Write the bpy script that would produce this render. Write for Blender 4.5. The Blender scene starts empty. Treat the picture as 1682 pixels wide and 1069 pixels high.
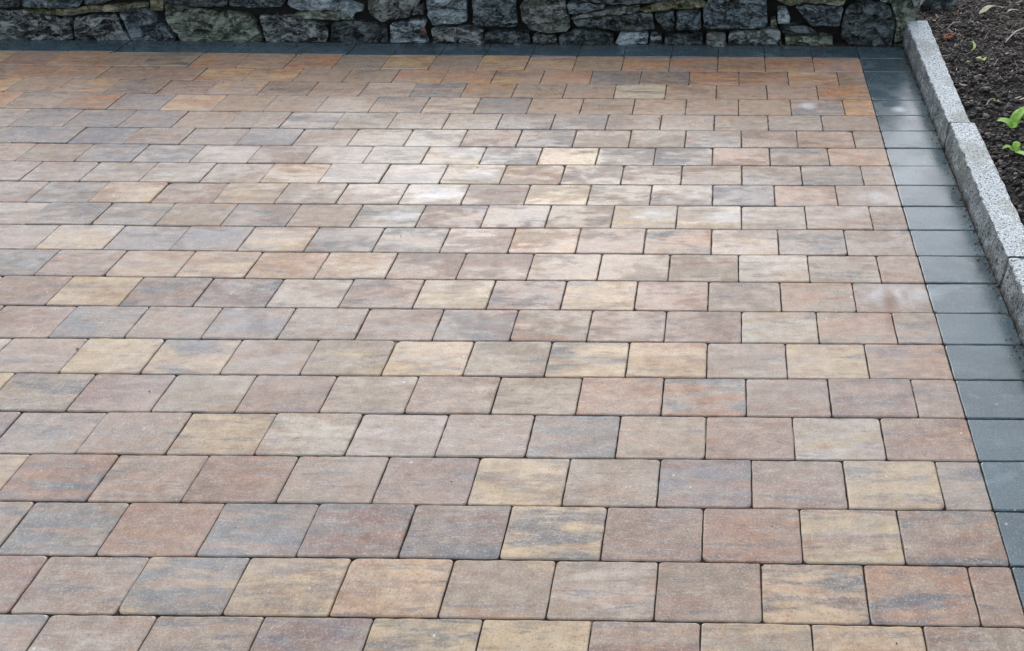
import bpy, bmesh, math, random
from mathutils import Vector, Matrix, noise
from mathutils.geometry import delaunay_2d_cdt

S = bpy.context.scene
COL = S.collection
rnd = random.Random(7)
R = math.radians

# ------------------------------------------------------------------ camera, world, sun, exposure
cam = bpy.data.cameras.new('camera'); camo = bpy.data.objects.new('camera', cam); COL.objects.link(camo)
S.camera = camo
S.render.resolution_x, S.render.resolution_y = 1024, 651
cam.sensor_width = 36.0
cam.lens = 36.0 * 1426.0 / 1682.0
cam.shift_x = -(1190.0 - 841.0) / 1682.0
cam.shift_y = 0.0
cam.clip_start = 0.05; cam.clip_end = 500
camo.matrix_world = Matrix([[0.9999582, -0.0057452, 0.0071077, -0.643652], [0.0091393, 0.629081, -0.7772861, -4.26966], [-5.7e-06, 0.7773186, 0.6291072, 1.7119101], [0.0, 0.0, 0.0, 1.0]])

SUN_EL, SUN_AZ = 34.0, -12.0          # degrees; azimuth from +Y towards +X
w = bpy.data.worlds.new('World'); S.world = w; w.use_nodes = True
nt = w.node_tree; nt.nodes.clear()
sky = nt.nodes.new('ShaderNodeTexSky'); sky.sky_type = 'NISHITA'; sky.sun_disc = False
sky.sun_elevation = R(SUN_EL); sky.sun_rotation = R(SUN_AZ)
sky.air_density = 1.0; sky.dust_density = 1.5; sky.ozone_density = 1.0
hs = nt.nodes.new('ShaderNodeHueSaturation'); hs.inputs['Saturation'].default_value = 0.50
bg = nt.nodes.new('ShaderNodeBackground'); bg.inputs['Strength'].default_value = 0.14
wo = nt.nodes.new('ShaderNodeOutputWorld')
nt.links.new(sky.outputs[0], hs.inputs['Color']); nt.links.new(hs.outputs[0], bg.inputs[0]); nt.links.new(bg.outputs[0], wo.inputs[0])
sl = bpy.data.lights.new('sun', 'SUN'); sl.energy = 0.55; sl.angle = R(110); sl.color = (1.0, 1.0, 1.0)
so = bpy.data.objects.new('sun', sl); COL.objects.link(so)
d = Vector((math.sin(R(SUN_AZ)) * math.cos(R(SUN_EL)), math.cos(R(SUN_AZ)) * math.cos(R(SUN_EL)), math.sin(R(SUN_EL))))
so.rotation_euler = d.to_track_quat('Z', 'Y').to_euler(); so.location = (4, 4, 8)
S.view_settings.view_transform = 'Standard'; S.view_settings.look = 'None'; S.view_settings.gamma = 1
S.view_settings.exposure = 0.92

# ------------------------------------------------------------------ helpers
def tag(o, label=None, cat=None, group=None, kind=None):
    if label: o['label'] = label
    if cat: o['category'] = cat
    if group: o['group'] = group
    if kind: o['kind'] = kind
    return o
def mesh_obj(name, verts, faces, mat, parent=None, loc=(0, 0, 0), smooth=False):
    me = bpy.data.meshes.new(name); me.from_pydata([tuple(v) for v in verts], [], faces); me.update()
    if smooth: me.polygons.foreach_set('use_smooth', [True] * len(me.polygons))
    me.materials.append(mat)
    o = bpy.data.objects.new(name, me); COL.objects.link(o); o.location = loc
    if parent: o.parent = parent
    return o
def empty(name, loc, rz=0.0):
    o = bpy.data.objects.new(name, None); COL.objects.link(o); o.location = loc; o.rotation_euler = (0, 0, rz); o.empty_display_size = .05
    return o
def sm(a, b, x):
    t = min(1, max(0, (x - a) / (b - a))); return t * t * (3 - 2 * t)
def poly2(c, x): return c[0] * x * x + c[1] * x + c[2]

class NT:
    """short hand for writing a material's node tree"""
    def __init__(s, name):
        s.m = bpy.data.materials.new(name); s.m.use_nodes = True; s.t = s.m.node_tree; s.t.nodes.clear()
        s.out = s.n('ShaderNodeOutputMaterial'); s.b = s.n('ShaderNodeBsdfPrincipled'); s.t.links.new(s.b.outputs[0], s.out.inputs[0])
    def n(s, typ, **kw):
        x = s.t.nodes.new(typ)
        for k, v in kw.items(): setattr(x, k, v)
        return x
    def put(s, sock, v):
        if hasattr(v, 'is_linked') or hasattr(v, 'links'): s.t.links.new(v, sock)
        else: sock.default_value = v
    def vec(s, v, scale=(1, 1, 1), add=None, rot=None):
        m = s.n('ShaderNodeMapping'); s.put(m.inputs['Vector'], v); m.inputs['Scale'].default_value = scale
        if rot: m.inputs['Rotation'].default_value = rot
        if add is not None: s.put(m.inputs['Location'], add)
        return m.outputs[0]
    def noise(s, v, sc, det=4, rough=.5, dist=0, col=False, lac=2.0):
        x = s.n('ShaderNodeTexNoise'); s.put(x.inputs['Vector'], v); x.inputs['Scale'].default_value = sc
        x.inputs['Detail'].default_value = det; x.inputs['Roughness'].default_value = rough; x.inputs['Distortion'].default_value = dist
        x.inputs['Lacunarity'].default_value = lac
        return x.outputs['Color' if col else 'Fac']
    def vor(s, v, sc, feat='F1', out='Distance', rand=1):
        x = s.n('ShaderNodeTexVoronoi', feature=feat); s.put(x.inputs['Vector'], v); x.inputs['Scale'].default_value = sc
        x.inputs['Randomness'].default_value = rand
        return x.outputs[out]
    def mr(s, v, a, b, c=0., d=1., smooth=True):
        x = s.n('ShaderNodeMapRange'); x.interpolation_type = 'SMOOTHSTEP' if smooth else 'LINEAR'
        s.put(x.inputs[0], v)
        for i, q in enumerate((a, b, c, d)): s.put(x.inputs[i + 1], q)
        return x.outputs[0]
    def math(s, op, a, b=0., c=None):
        x = s.n('ShaderNodeMath', operation=op); s.put(x.inputs[0], a); s.put(x.inputs[1], b)
        if c is not None: s.put(x.inputs[2], c)
        return x.outputs[0]
    def mix(s, f, a, b, blend='MIX'):
        x = s.n('ShaderNodeMix', data_type='RGBA', blend_type=blend)
        s.put(x.inputs[0], f)
        s.put(x.inputs[6], a if not isinstance(a, tuple) else (*a, 1)[:4]); s.put(x.inputs[7], b if not isinstance(b, tuple) else (*b, 1)[:4])
        return x.outputs[2]
    def attr(s, name, out='Fac'):
        x = s.n('ShaderNodeAttribute', attribute_name=name); return x.outputs[out]
    def bump(s, h, strength, dist, normal=None):
        x = s.n('ShaderNodeBump'); s.put(x.inputs['Height'], h); x.inputs['Strength'].default_value = strength; x.inputs['Distance'].default_value = dist
        if normal is not None: s.put(x.inputs['Normal'], normal)
        return x.outputs[0]
    def pos(s): return s.n('ShaderNodeTexCoord').outputs['Object']
    def fin(s, col, rough, normal=None, spec=.5, coat=None):
        s.put(s.b.inputs['Base Color'], col if not isinstance(col, tuple) else (*col, 1)[:4]); s.put(s.b.inputs['Roughness'], rough)
        s.put(s.b.inputs['Specular IOR Level'], spec)
        if normal is not None: s.put(s.b.inputs['Normal'], normal)
        return s.m

# ------------------------------------------------------------------ materials
# white marks (drying stains, partly sheen painted pale) and rust marks on the paving: x, y, half length, half width, strength
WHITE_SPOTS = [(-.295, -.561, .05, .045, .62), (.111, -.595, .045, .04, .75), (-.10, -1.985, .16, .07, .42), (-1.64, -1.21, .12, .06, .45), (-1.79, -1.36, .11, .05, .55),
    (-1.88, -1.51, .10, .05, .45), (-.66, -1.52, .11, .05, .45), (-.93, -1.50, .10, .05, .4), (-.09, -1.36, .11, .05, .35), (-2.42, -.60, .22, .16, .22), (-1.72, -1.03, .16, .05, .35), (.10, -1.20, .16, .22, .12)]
RUST_SPOTS = [(-.125, -2.015, .034, .085, .9), (-.070, -1.985, .022, .035, .6), (-.138, -2.13, .026, .07, .6)]
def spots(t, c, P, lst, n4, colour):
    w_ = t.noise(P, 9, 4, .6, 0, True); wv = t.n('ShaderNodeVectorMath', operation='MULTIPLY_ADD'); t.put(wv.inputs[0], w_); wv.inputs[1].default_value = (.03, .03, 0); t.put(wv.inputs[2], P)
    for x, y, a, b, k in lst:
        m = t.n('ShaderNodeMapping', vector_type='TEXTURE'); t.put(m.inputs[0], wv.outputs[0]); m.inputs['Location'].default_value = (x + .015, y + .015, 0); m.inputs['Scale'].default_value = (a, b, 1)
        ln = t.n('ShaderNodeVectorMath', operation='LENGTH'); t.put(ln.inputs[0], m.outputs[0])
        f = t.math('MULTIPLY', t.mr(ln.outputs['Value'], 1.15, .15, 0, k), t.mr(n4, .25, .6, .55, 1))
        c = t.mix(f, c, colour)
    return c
def mat_paver():
    t = NT('concrete_paver'); P = t.pos(); seed = t.attr('seed')
    off = t.n('ShaderNodeCombineXYZ'); t.put(off.inputs[0], t.math('MULTIPLY', seed, 37.)); t.put(off.inputs[1], t.math('MULTIPLY', seed, 91.)); t.put(off.inputs[2], t.math('MULTIPLY', seed, 13.))
    pv = t.vec(P, add=off.outputs[0])
    a = t.attr('col_a', 'Color'); b = t.attr('col_b', 'Color'); amt = t.attr('streak')
    # three pigments stirred together: a neutral ground, the main tint and streaks of the second, all drawn out along the paver
    neu = (.352, .266, .196, 1)
    w0 = t.noise(t.vec(pv, scale=(1, 2.6, 1), rot=(0, 0, .06)), 5.5, 5, .62, .5)
    c = t.mix(t.mr(w0, .34, .60, .22, .92), neu, a)
    sv = t.vec(pv, scale=(1.3, 7.5, 1))
    n1 = t.noise(sv, 2.4, 5, .62, .5)
    lo = t.math('SUBTRACT', .655, t.math('MULTIPLY', amt, .20))
    f = t.mr(n1, lo, t.math('ADD', lo, .14), 0., .9)
    wash = t.noise(t.vec(pv, scale=(1, 4, 1), rot=(0, 0, .05)), 8, 6, .72, .3)
    f = t.math('MULTIPLY', f, t.mr(wash, .38, .54, .3, 1.))
    c = t.mix(f, c, t.mix(.22, b, t.mix(1., b, b, 'MULTIPLY')))
    # fine lengthwise veins of grey, pale buff and rust
    n2 = t.noise(t.vec(pv, scale=(1, 8, 1)), 6, 6, .72, .3)
    c = t.mix(t.mr(n2, .53, .63, 0, .6), c, (.15, .155, .17))
    n3 = t.noise(t.vec(pv, scale=(1, 6, 1), rot=(0, 0, .05)), 10, 6, .75, .4)
    c = t.mix(t.mr(n3, .52, .68, 0, .48), c, (.56, .44, .31))
    n5 = t.noise(t.vec(pv, scale=(1, 6, 1), rot=(0, 0, -.05)), 7, 6, .7, .4)
    c = t.mix(t.mr(n5, .51, .65, 0, .5), c, (.38, .20, .118))
    # sand grains of the face mix
    g = t.noise(P, 190, 3, .75)
    c = t.mix(t.mr(g, .52, .66, 0, .5), c, (.62, .55, .46))
    g2 = t.noise(P, 150, 3, .7)
    c = t.mix(t.mr(g2, .54, .68, 0, .45), c, (.09, .075, .065))
    n4 = t.noise(P, 30, 4, .65)
    c = t.mix(.22, c, t.mix(t.mr(n4, .3, .7), (.0, .0, .0), (1, 1, 1)), 'SOFT_LIGHT')
    # pale haze in patches: efflorescence, with sheen partly painted into the colour
    hz = t.noise(t.vec(P, scale=(1, 1.6, 1)), 1.5, 3, .5)
    hz2 = t.noise(P, 14, 4, .6)
    haze = t.math('MULTIPLY', t.mr(hz, .44, .66), t.mr(hz2, .3, .65, .35, 1.))
    c = t.mix(t.math('MULTIPLY', haze, .20), c, (.60, .57, .54))
    # small dark pits and pale chips
    v = t.vor(P, 26); vc = t.vor(P, 26, out='Color')
    sep = t.n('ShaderNodeSeparateColor'); t.put(sep.inputs[0], vc)
    pit = t.math('MULTIPLY', t.mr(v, .05, .09, 1, 0), t.mr(sep.outputs[0], .93, .95))
    c = t.mix(t.math('MULTIPLY', pit, .85), c, (.03, .025, .02))
    chip = t.math('MULTIPLY', t.mr(v, .05, .12, 1, 0), t.mr(sep.outputs[1], .94, .96))
    c = t.mix(t.math('MULTIPLY', chip, .7), c, (.75, .72, .66))
    # the dirt line down in the joint
    sp = t.n('ShaderNodeSeparateXYZ'); t.put(sp.inputs[0], P)
    c = t.mix(t.mr(sp.outputs[2], -.012, -.003, .9, 0), c, (.035, .027, .02))
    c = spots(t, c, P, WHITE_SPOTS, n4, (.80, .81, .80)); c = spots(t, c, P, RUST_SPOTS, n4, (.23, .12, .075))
    c = t.mix(t.math('MULTIPLY', t.attr('edge'), t.mr(t.noise(P, 9, 4, .6), .35, .65, .05, .55)), c, (.60, .54, .46))
    # damp gloss
    wet = t.math('ADD', t.math('MULTIPLY', t.noise(t.vec(P, scale=(1, 2, 1)), 2.2, 4, .6, .5), .6), t.math('MULTIPLY', t.noise(t.vec(P, scale=(1, 2.5, 1)), 12, 4, .65), .4))
    rg = t.math('ADD', t.math('ADD', t.mr(wet, .44, .56, .22, .56), t.mr(g, .4, .7, -.05, .09)), t.mr(seed, 0, 1, -.05, .07))
    h = t.math('ADD', t.math('MULTIPLY', g, .6), t.math('ADD', t.math('MULTIPLY', n4, 1.1), t.math('MULTIPLY', g2, -.4)))
    return t.fin(c, rg, t.bump(h, .5, .0018), .5)

def mat_border():
    t = NT('charcoal_paver'); P = t.pos(); seed = t.attr('seed')
    base = t.mix(t.mr(seed, 0, 1), (.038, .072, .084), (.066, .116, .134))
    n = t.noise(t.vec(P, scale=(1, 2, 1)), 9, 5, .6, .3)
    c = t.mix(t.mr(n, .38, .68, 0, .5), base, (.12, .165, .18)); c = t.mix(t.mr(t.noise(P, 3.2, 4, .6), .44, .62, 0, .5), c, (.060, .078, .084)); c = t.mix(t.mr(t.noise(t.vec(P, scale=(1, 1.4, 1)), 5, 5, .65, .6), .56, .66, 0, .4), c, (.18, .24, .265)); c = t.mix(t.mr(t.noise(t.vec(P, scale=(1, 1.2, 1)), 16, 6, .75, .8), .56, .66, 0, .4), c, (.035, .045, .048))
    c = t.mix(t.mr(t.noise(t.vec(P, scale=(1, 6, 1)), 6, 4, .6), .6, .75, 0, .35), c, (.16, .13, .11))
    g = t.noise(P, 180, 3, .75)
    c = t.mix(t.mr(g, .53, .68, 0, .5), c, (.30, .33, .34))
    c = t.mix(t.mr(g, .42, .28, 0, .5), c, (.02, .024, .028))
    v = t.vor(P, 24); vc = t.vor(P, 24, out='Color'); sep = t.n('ShaderNodeSeparateColor'); t.put(sep.inputs[0], vc)
    c = t.mix(t.math('MULTIPLY', t.math('MULTIPLY', t.mr(v, .05, .12, 1, 0), t.mr(sep.outputs[1], .93, .95)), .6), c, (.6, .62, .62))
    sp = t.n('ShaderNodeSeparateXYZ'); t.put(sp.inputs[0], P)
    c = t.mix(t.mr(sp.outputs[2], -.012, -.003, .9, 0), c, (.02, .018, .016))
    n4 = t.noise(P, 30, 4, .65)
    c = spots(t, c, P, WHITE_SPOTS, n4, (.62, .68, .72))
    c = t.mix(t.math('MULTIPLY', t.attr('edge'), t.mr(t.noise(P, 9, 4, .6), .4, .65, .0, .5)), c, (.36, .36, .34))
    rg = t.math('ADD', t.math('ADD', t.mr(t.noise(P, 6, 4, .6), .38, .62, .15, .30), t.mr(g, .4, .7, -.02, .05)), t.mr(seed, 0, 1, -.04, .06))
    h = t.math('ADD', t.math('MULTIPLY', g, .8), n4)
    return t.fin(c, rg, t.bump(h, .28, .0012), 1.0)

def mat_sand():
    t = NT('joint_sand'); P = t.pos()
    c = t.mix(t.noise(P, 120, 3, .7), (.015, .011, .008), (.08, .06, .042)); c = t.mix(t.mr(t.noise(P, 4, 4, .65), .58, .66, 0, .85), c, (.42, .37, .30))
    return t.fin(c, .95, t.bump(t.noise(P, 250, 3, .7), .6, .002), .2)

STONE_COL = {  # dark, mid, vein, moss amount, lichen amount
 'd': ((0.007, 0.011, 0.012), (0.045, 0.058, 0.060), (0.156, 0.187, 0.187), .16, .16),
 'b': ((0.010, 0.017, 0.020), (0.066, 0.090, 0.100), (0.234, 0.289, 0.304), .08, .20),
 'v': ((0.010, 0.014, 0.014), (0.090, 0.105, 0.101), (0.374, 0.406, 0.390), .15, .35),
 'g': ((0.030, 0.039, 0.028), (0.148, 0.179, 0.133), (0.343, 0.390, 0.312), .35, .50),
 'm': ((0.031, 0.031, 0.016), (0.203, 0.191, 0.121), (0.406, 0.390, 0.281), .65, .50),
 'l': ((0.039, 0.053, 0.058), (0.226, 0.285, 0.300), (0.468, 0.546, 0.562), .06, .40),
 'r': ((0.022, 0.024, 0.020), (0.129, 0.140, 0.129), (0.312, 0.335, 0.304), .28, .35)}

def mat_stone(k):
    dk, md, vn, moss, lich = STONE_COL[k]
    t = NT('wall_stone_' + {'d': 'dark', 'b': 'slate', 'v': 'veined', 'g': 'green', 'm': 'mossy', 'l': 'pale', 'r': 'brown'}[k]); P0 = t.pos()
    oi = t.n('ShaderNodeObjectInfo'); cx = t.n('ShaderNodeCombineXYZ')
    for i in range(3): t.put(cx.inputs[i], t.math('MULTIPLY', oi.outputs['Random'], (31., 17., 53.)[i]))
    P = t.vec(P0, add=cx.outputs[0])
    n = t.noise(t.vec(P, scale=(1, 1, 1.8), rot=(.1, .25, 0)), 8, 5, .58, 1.2)
    c = t.mix(t.mr(n, .42, .60), dk, md)
    vv = t.noise(t.vec(P, scale=(1, 1, 2.4), rot=(0, -.35, .2)), 6, 5, .6, 2.2)
    big = t.noise(t.vec(P, scale=(1, 1, 1.6)), 13, 3, .5, .8)
    c = t.mix(t.math('MULTIPLY', t.mr(big, .52, .60), .7), c, vn)
    c = t.mix(t.mr(big, .46, .38, 0, .9), c, dk)
    ridge = t.math('ABSOLUTE', t.math('SUBTRACT', vv, .5))
    c = t.mix(t.mr(ridge, .028, .006, 0, .8), c, vn)
    c = t.mix(t.mr(vv, .36, .30, 0, .7), c, (.010, .013, .013))
    c = t.mix(t.mr(t.noise(P, 75, 4, .6), .58, .70, 0, .35), c, vn)
    geo = t.n('ShaderNodeNewGeometry'); sp = t.n('ShaderNodeSeparateXYZ'); t.put(sp.inputs[0], geo.outputs['Normal'])
    ms = t.math('MULTIPLY', t.mr(t.math('ADD', t.noise(P, 12, 5, .7), t.math('MULTIPLY', sp.outputs[2], .12)), .66 - .22 * moss, .80 - .22 * moss), min(1, moss + .3))
    mc = t.mix(t.noise(P, 90, 3, .7), (.03, .05, .015), (.16, .18, .06))
    c = t.mix(ms, c, mc)
    lv = t.noise(P, 22, 6, .75, .4)
    c = t.mix(t.mr(lv, .60, .68, 0, lich * 1.3), c, (.50, .54, .48))
    lay = t.noise(t.vec(P, scale=(.6, .6, 4.5), rot=(0, .15, 0)), 12, 6, .7, .6)
    h = t.math('ADD', t.math('MULTIPLY', n, 1.2), t.math('ADD', t.math('MULTIPLY', lay, .8), t.math('MULTIPLY', t.noise(P, 50, 4, .6), .3)))
    return t.fin(c, t.mr(n, .3, .7, .30, .55), t.bump(h, 1., .022), .6)

def mat_granite(side):
    t = NT('granite'); P = t.pos()
    n = t.noise(P, 10, 4, .6)
    c = t.mix(t.mr(n, .3, .7), (.68, .73, .73), (.86, .90, .89))
    v1 = t.noise(P, 150, 2, .6)
    c = t.mix(t.mr(v1, .50, .58, 0, .75), c, (.28, .30, .31))
    v2 = t.noise(P, 100, 3, .65)
    c = t.mix(t.mr(v2, .54, .60, 0, .9), c, (.09, .095, .10))
    # split sides: dark rough texture, plus their shade painted into the colour
    geo = t.n('ShaderNodeNewGeometry'); sp = t.n('ShaderNodeSeparateXYZ'); t.put(sp.inputs[0], geo.outputs['Normal'])
    side_shade = t.math('MULTIPLY', t.mr(sp.outputs[2], .75, .35), t.mr(t.noise(t.vec(P, scale=(1, 1, .5)), 16, 5, .7), .35, .65, .55, .92))
    c = t.mix(side_shade, c, t.mix(t.mr(v2, .45, .58), (.17, .185, .18), (.035, .04, .038))); 
    pz = t.n('ShaderNodeSeparateXYZ'); t.put(pz.inputs[0], P); c = t.mix(t.math('MULTIPLY', t.mr(pz.outputs[2], .035, .0), t.mr(n, .35, .6, .3, .9)), c, (.06, .05, .035)); c = t.mix(t.math('MULTIPLY', t.mr(t.noise(P, 6, 5, .7), .50, .62), .5), c, (.30, .30, .24))
    h = t.math('ADD', v2, t.math('MULTIPLY', t.noise(P, 35, 6, .7), 1.2))
    return t.fin(c, .62, t.bump(h, .9, .010), .4)

def mat_soil():
    t = NT('dark_soil'); P = t.pos()
    n = t.noise(P, 26, 7, .72)
    c = t.mix(t.mr(n, .38, .62), (.005, .0038, .003), (.038, .027, .020))
    c = t.mix(t.mr(t.noise(P, 90, 4, .7), .57, .72, 0, .7), c, (.09, .07, .055))
    c = t.mix(t.mr(t.noise(P, 140, 3, .6), .66, .74, 0, .6), c, (.26, .22, .18))
    return t.fin(c, .6, t.bump(t.math('ADD', t.noise(P, 60, 6, .75), t.math('MULTIPLY', n, 1.5)), 1., .02), .35)

def mat_plain(name, c1, c2, sc=60, rough=.7, bump=.4, dist=.002, trans=0., vary=False, scale=(1, 1, 1)):
    t = NT(name); P = t.vec(t.pos(), scale=scale)
    n = t.noise(P, sc, 5, .65)
    c = t.mix(t.mr(n, .3, .7), c1, c2)
    if vary:
        a = t.attr('tint'); c = t.mix(a, c, tuple(min(1, x * 6.5) for x in c2))
    m = t.fin(c, rough, t.bump(n, bump, dist), .4)
    if trans:
        t.b.inputs['Subsurface Weight'].default_value = trans; t.b.inputs['Subsurface Radius'].default_value = (.004, .006, .002)
    return m

M = dict(paver=mat_paver(), border=mat_border(), sand=mat_sand(), granite=mat_granite(0), soil=mat_soil(),
    core=mat_plain('wall_core_earth', (.003, .003, .003), (.012, .012, .010), 40, .95),
    clod=mat_plain('soil_clods', (.006, .005, .0045), (.032, .025, .020), 45, .55, .9, .006, vary=True),
    chip=mat_plain('bark_chips', (.018, .013, .010), (.075, .056, .042), 70, .5, .6, .003, vary=True, scale=(1, 1, 1)),
    leafg=mat_plain('seedling_leaf', (.11, .27, .012), (.25, .46, .035), 60, .42, .3, .001, trans=.3),
    leafy=mat_plain('yellow_green_leaf', (.26, .40, .06), (.42, .55, .14), 60, .5, .3, .001, trans=.2),
    stem=mat_plain('seedling_stem', (.22, .26, .12), (.36, .36, .20), 60, .5),
    dry=mat_plain('dry_leaf', (.30, .27, .16), (.55, .50, .33), 50, .6, .6, .002),
    brown=mat_plain('brown_dead_leaf', (.16, .045, .015), (.38, .14, .05), 60, .6, .6, .002),
    twig=mat_plain('twig', (.10, .075, .05), (.28, .22, .16), 80, .7, .5, .001),
    straw=mat_plain('pale_stalk', (.45, .40, .30), (.70, .64, .52), 60, .6, .4, .001),
    turf=mat_plain('garden_ground', (.03, .035, .015), (.08, .09, .035), 6, .9))
for k in STONE_COL: M['st_' + k] = mat_stone(k)

# ------------------------------------------------------------------ survey of the paving (metres; X = 0 is the field's edge, Y = 0 its far edge)
YB=[[0.00234, -0.00307, 0.00305], [0.00351, 0.00223, -0.16913], [0.00376, 0.00109, -0.33239], [0.00268, -0.00265, -0.49399], [0.00406, 0.00527, -0.65488], [0.00131, 0.00224, -0.80877], [0.00338, 0.00826, -0.96508], [0.00238, 0.00586, -1.11879], [0.00267, 0.00757, -1.27595], [0.00196, 0.00613, -1.43169], [0.00192, 0.0038, -1.59565], [0.00134, -2e-05, -1.76227], [0.00178, 0.00066, -1.9216], [0.0015, -0.00043, -2.0831], [0.00017, -0.00176, -2.23925], [0.00057, -3e-05, -2.39856], [-0.00126, -0.00533, -2.55764], [-0.00027, -0.00284, -2.71523], [-0.00104, -0.00662, -2.87927], [-0.00229, -0.00974, -3.0416], [-0.00287, -0.01284, -3.2008]]
JX=[[-0.2385, -0.4787, -0.7149, -0.9563, -1.1909, -1.4309, -1.669, -1.9075, -2.1463, -2.3834, -2.6273, -2.8674, -3.1081, -3.3514, -3.5932, -3.8292, -4.0753], [-0.131, -0.3724, -0.6105, -0.85, -1.0882, -1.3261, -1.565, -1.8026, -2.041, -2.2811, -2.5185, -2.7606, -3.0055, -3.244, -3.4858, -3.7254, -3.9655], [-0.2426, -0.4796, -0.7169, -0.9552, -1.1942, -1.4307, -1.6695, -1.9087, -2.1467, -2.3862, -2.6289, -2.8648, -3.1079, -3.344, -3.5949, -3.8304, -4.0718], [-0.135, -0.3754, -0.6137, -0.8532, -1.0916, -1.3291, -1.5682, -1.8053, -2.0455, -2.2826, -2.5214, -2.761, -2.9981, -3.2383, -3.48, -3.7239], [-0.2467, -0.4832, -0.7211, -0.9569, -1.1945, -1.4333, -1.6707, -1.9078, -2.1463, -2.3835, -2.6228, -2.8586, -3.0966, -3.3336, -3.5754, -3.8162], [-0.1224, -0.3642, -0.6027, -0.8414, -1.0775, -1.3159, -1.5532, -1.7904, -2.0274, -2.2665, -2.5017, -2.7405, -2.9808, -3.2204, -3.4612, -3.7002], [-0.2437, -0.4862, -0.7228, -0.9619, -1.1989, -1.4368, -1.6732, -1.9119, -2.1484, -2.3868, -2.624, -2.8627, -3.1015, -3.3396, -3.5829], [-0.1225, -0.364, -0.6027, -0.8428, -1.0795, -1.3178, -1.5565, -1.7943, -2.0317, -2.2697, -2.5056, -2.7433, -2.9834, -3.2218, -3.4613], [-0.2382, -0.4774, -0.7158, -0.9536, -1.1925, -1.4315, -1.6703, -1.9081, -2.1473, -2.3814, -2.6183, -2.8562, -3.0936, -3.3335], [-0.1262, -0.3673, -0.606, -0.8459, -1.0839, -1.3231, -1.5594, -1.7983, -2.0371, -2.2736, -2.513, -2.7521, -2.9907, -3.2308], [-0.2363, -0.4758, -0.7135, -0.9512, -1.1888, -1.4266, -1.6658, -1.9046, -2.1441, -2.3797, -2.6177, -2.8566, -3.0977], [-0.139, -0.379, -0.6178, -0.8552, -1.0931, -1.3305, -1.5682, -1.8076, -2.047, -2.284, -2.5206, -2.7621, -3.0003], [-0.24, -0.4805, -0.7173, -0.9544, -1.1919, -1.4306, -1.6689, -1.9075, -2.145, -2.3825, -2.6201, -2.8598], [-0.1305, -0.3717, -0.6098, -0.8483, -1.0859, -1.3229, -1.5625, -1.8012, -2.0399, -2.2766, -2.5137, -2.7506], [-0.2362, -0.4764, -0.7139, -0.9513, -1.1893, -1.428, -1.6683, -1.9075, -2.1435, -2.3802, -2.6185], [-0.1203, -0.3609, -0.5985, -0.8365, -1.0744, -1.3126, -1.5533, -1.7927, -2.0289, -2.2659, -2.503], [-0.2299, -0.4713, -0.7093, -0.9472, -1.1856, -1.4254, -1.6655, -1.906, -2.1433, -2.382], [-0.1057, -0.3474, -0.5875, -0.8259, -1.0638, -1.302, -1.5422, -1.7821, -2.0205, -2.2596], [-0.23, -0.4707, -0.7087, -0.9477, -1.1865, -1.4254, -1.6671, -1.9053, -2.1445], [-0.0881, -0.3308, -0.5702, -0.8099, -1.0499, -1.2903, -1.5319, -1.7717, -2.0098, -2.2493], [-0.2185, -0.463, -0.7053, -0.9456, -1.1869, -1.4296, -1.6728, -1.9114, -2.151]]
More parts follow.
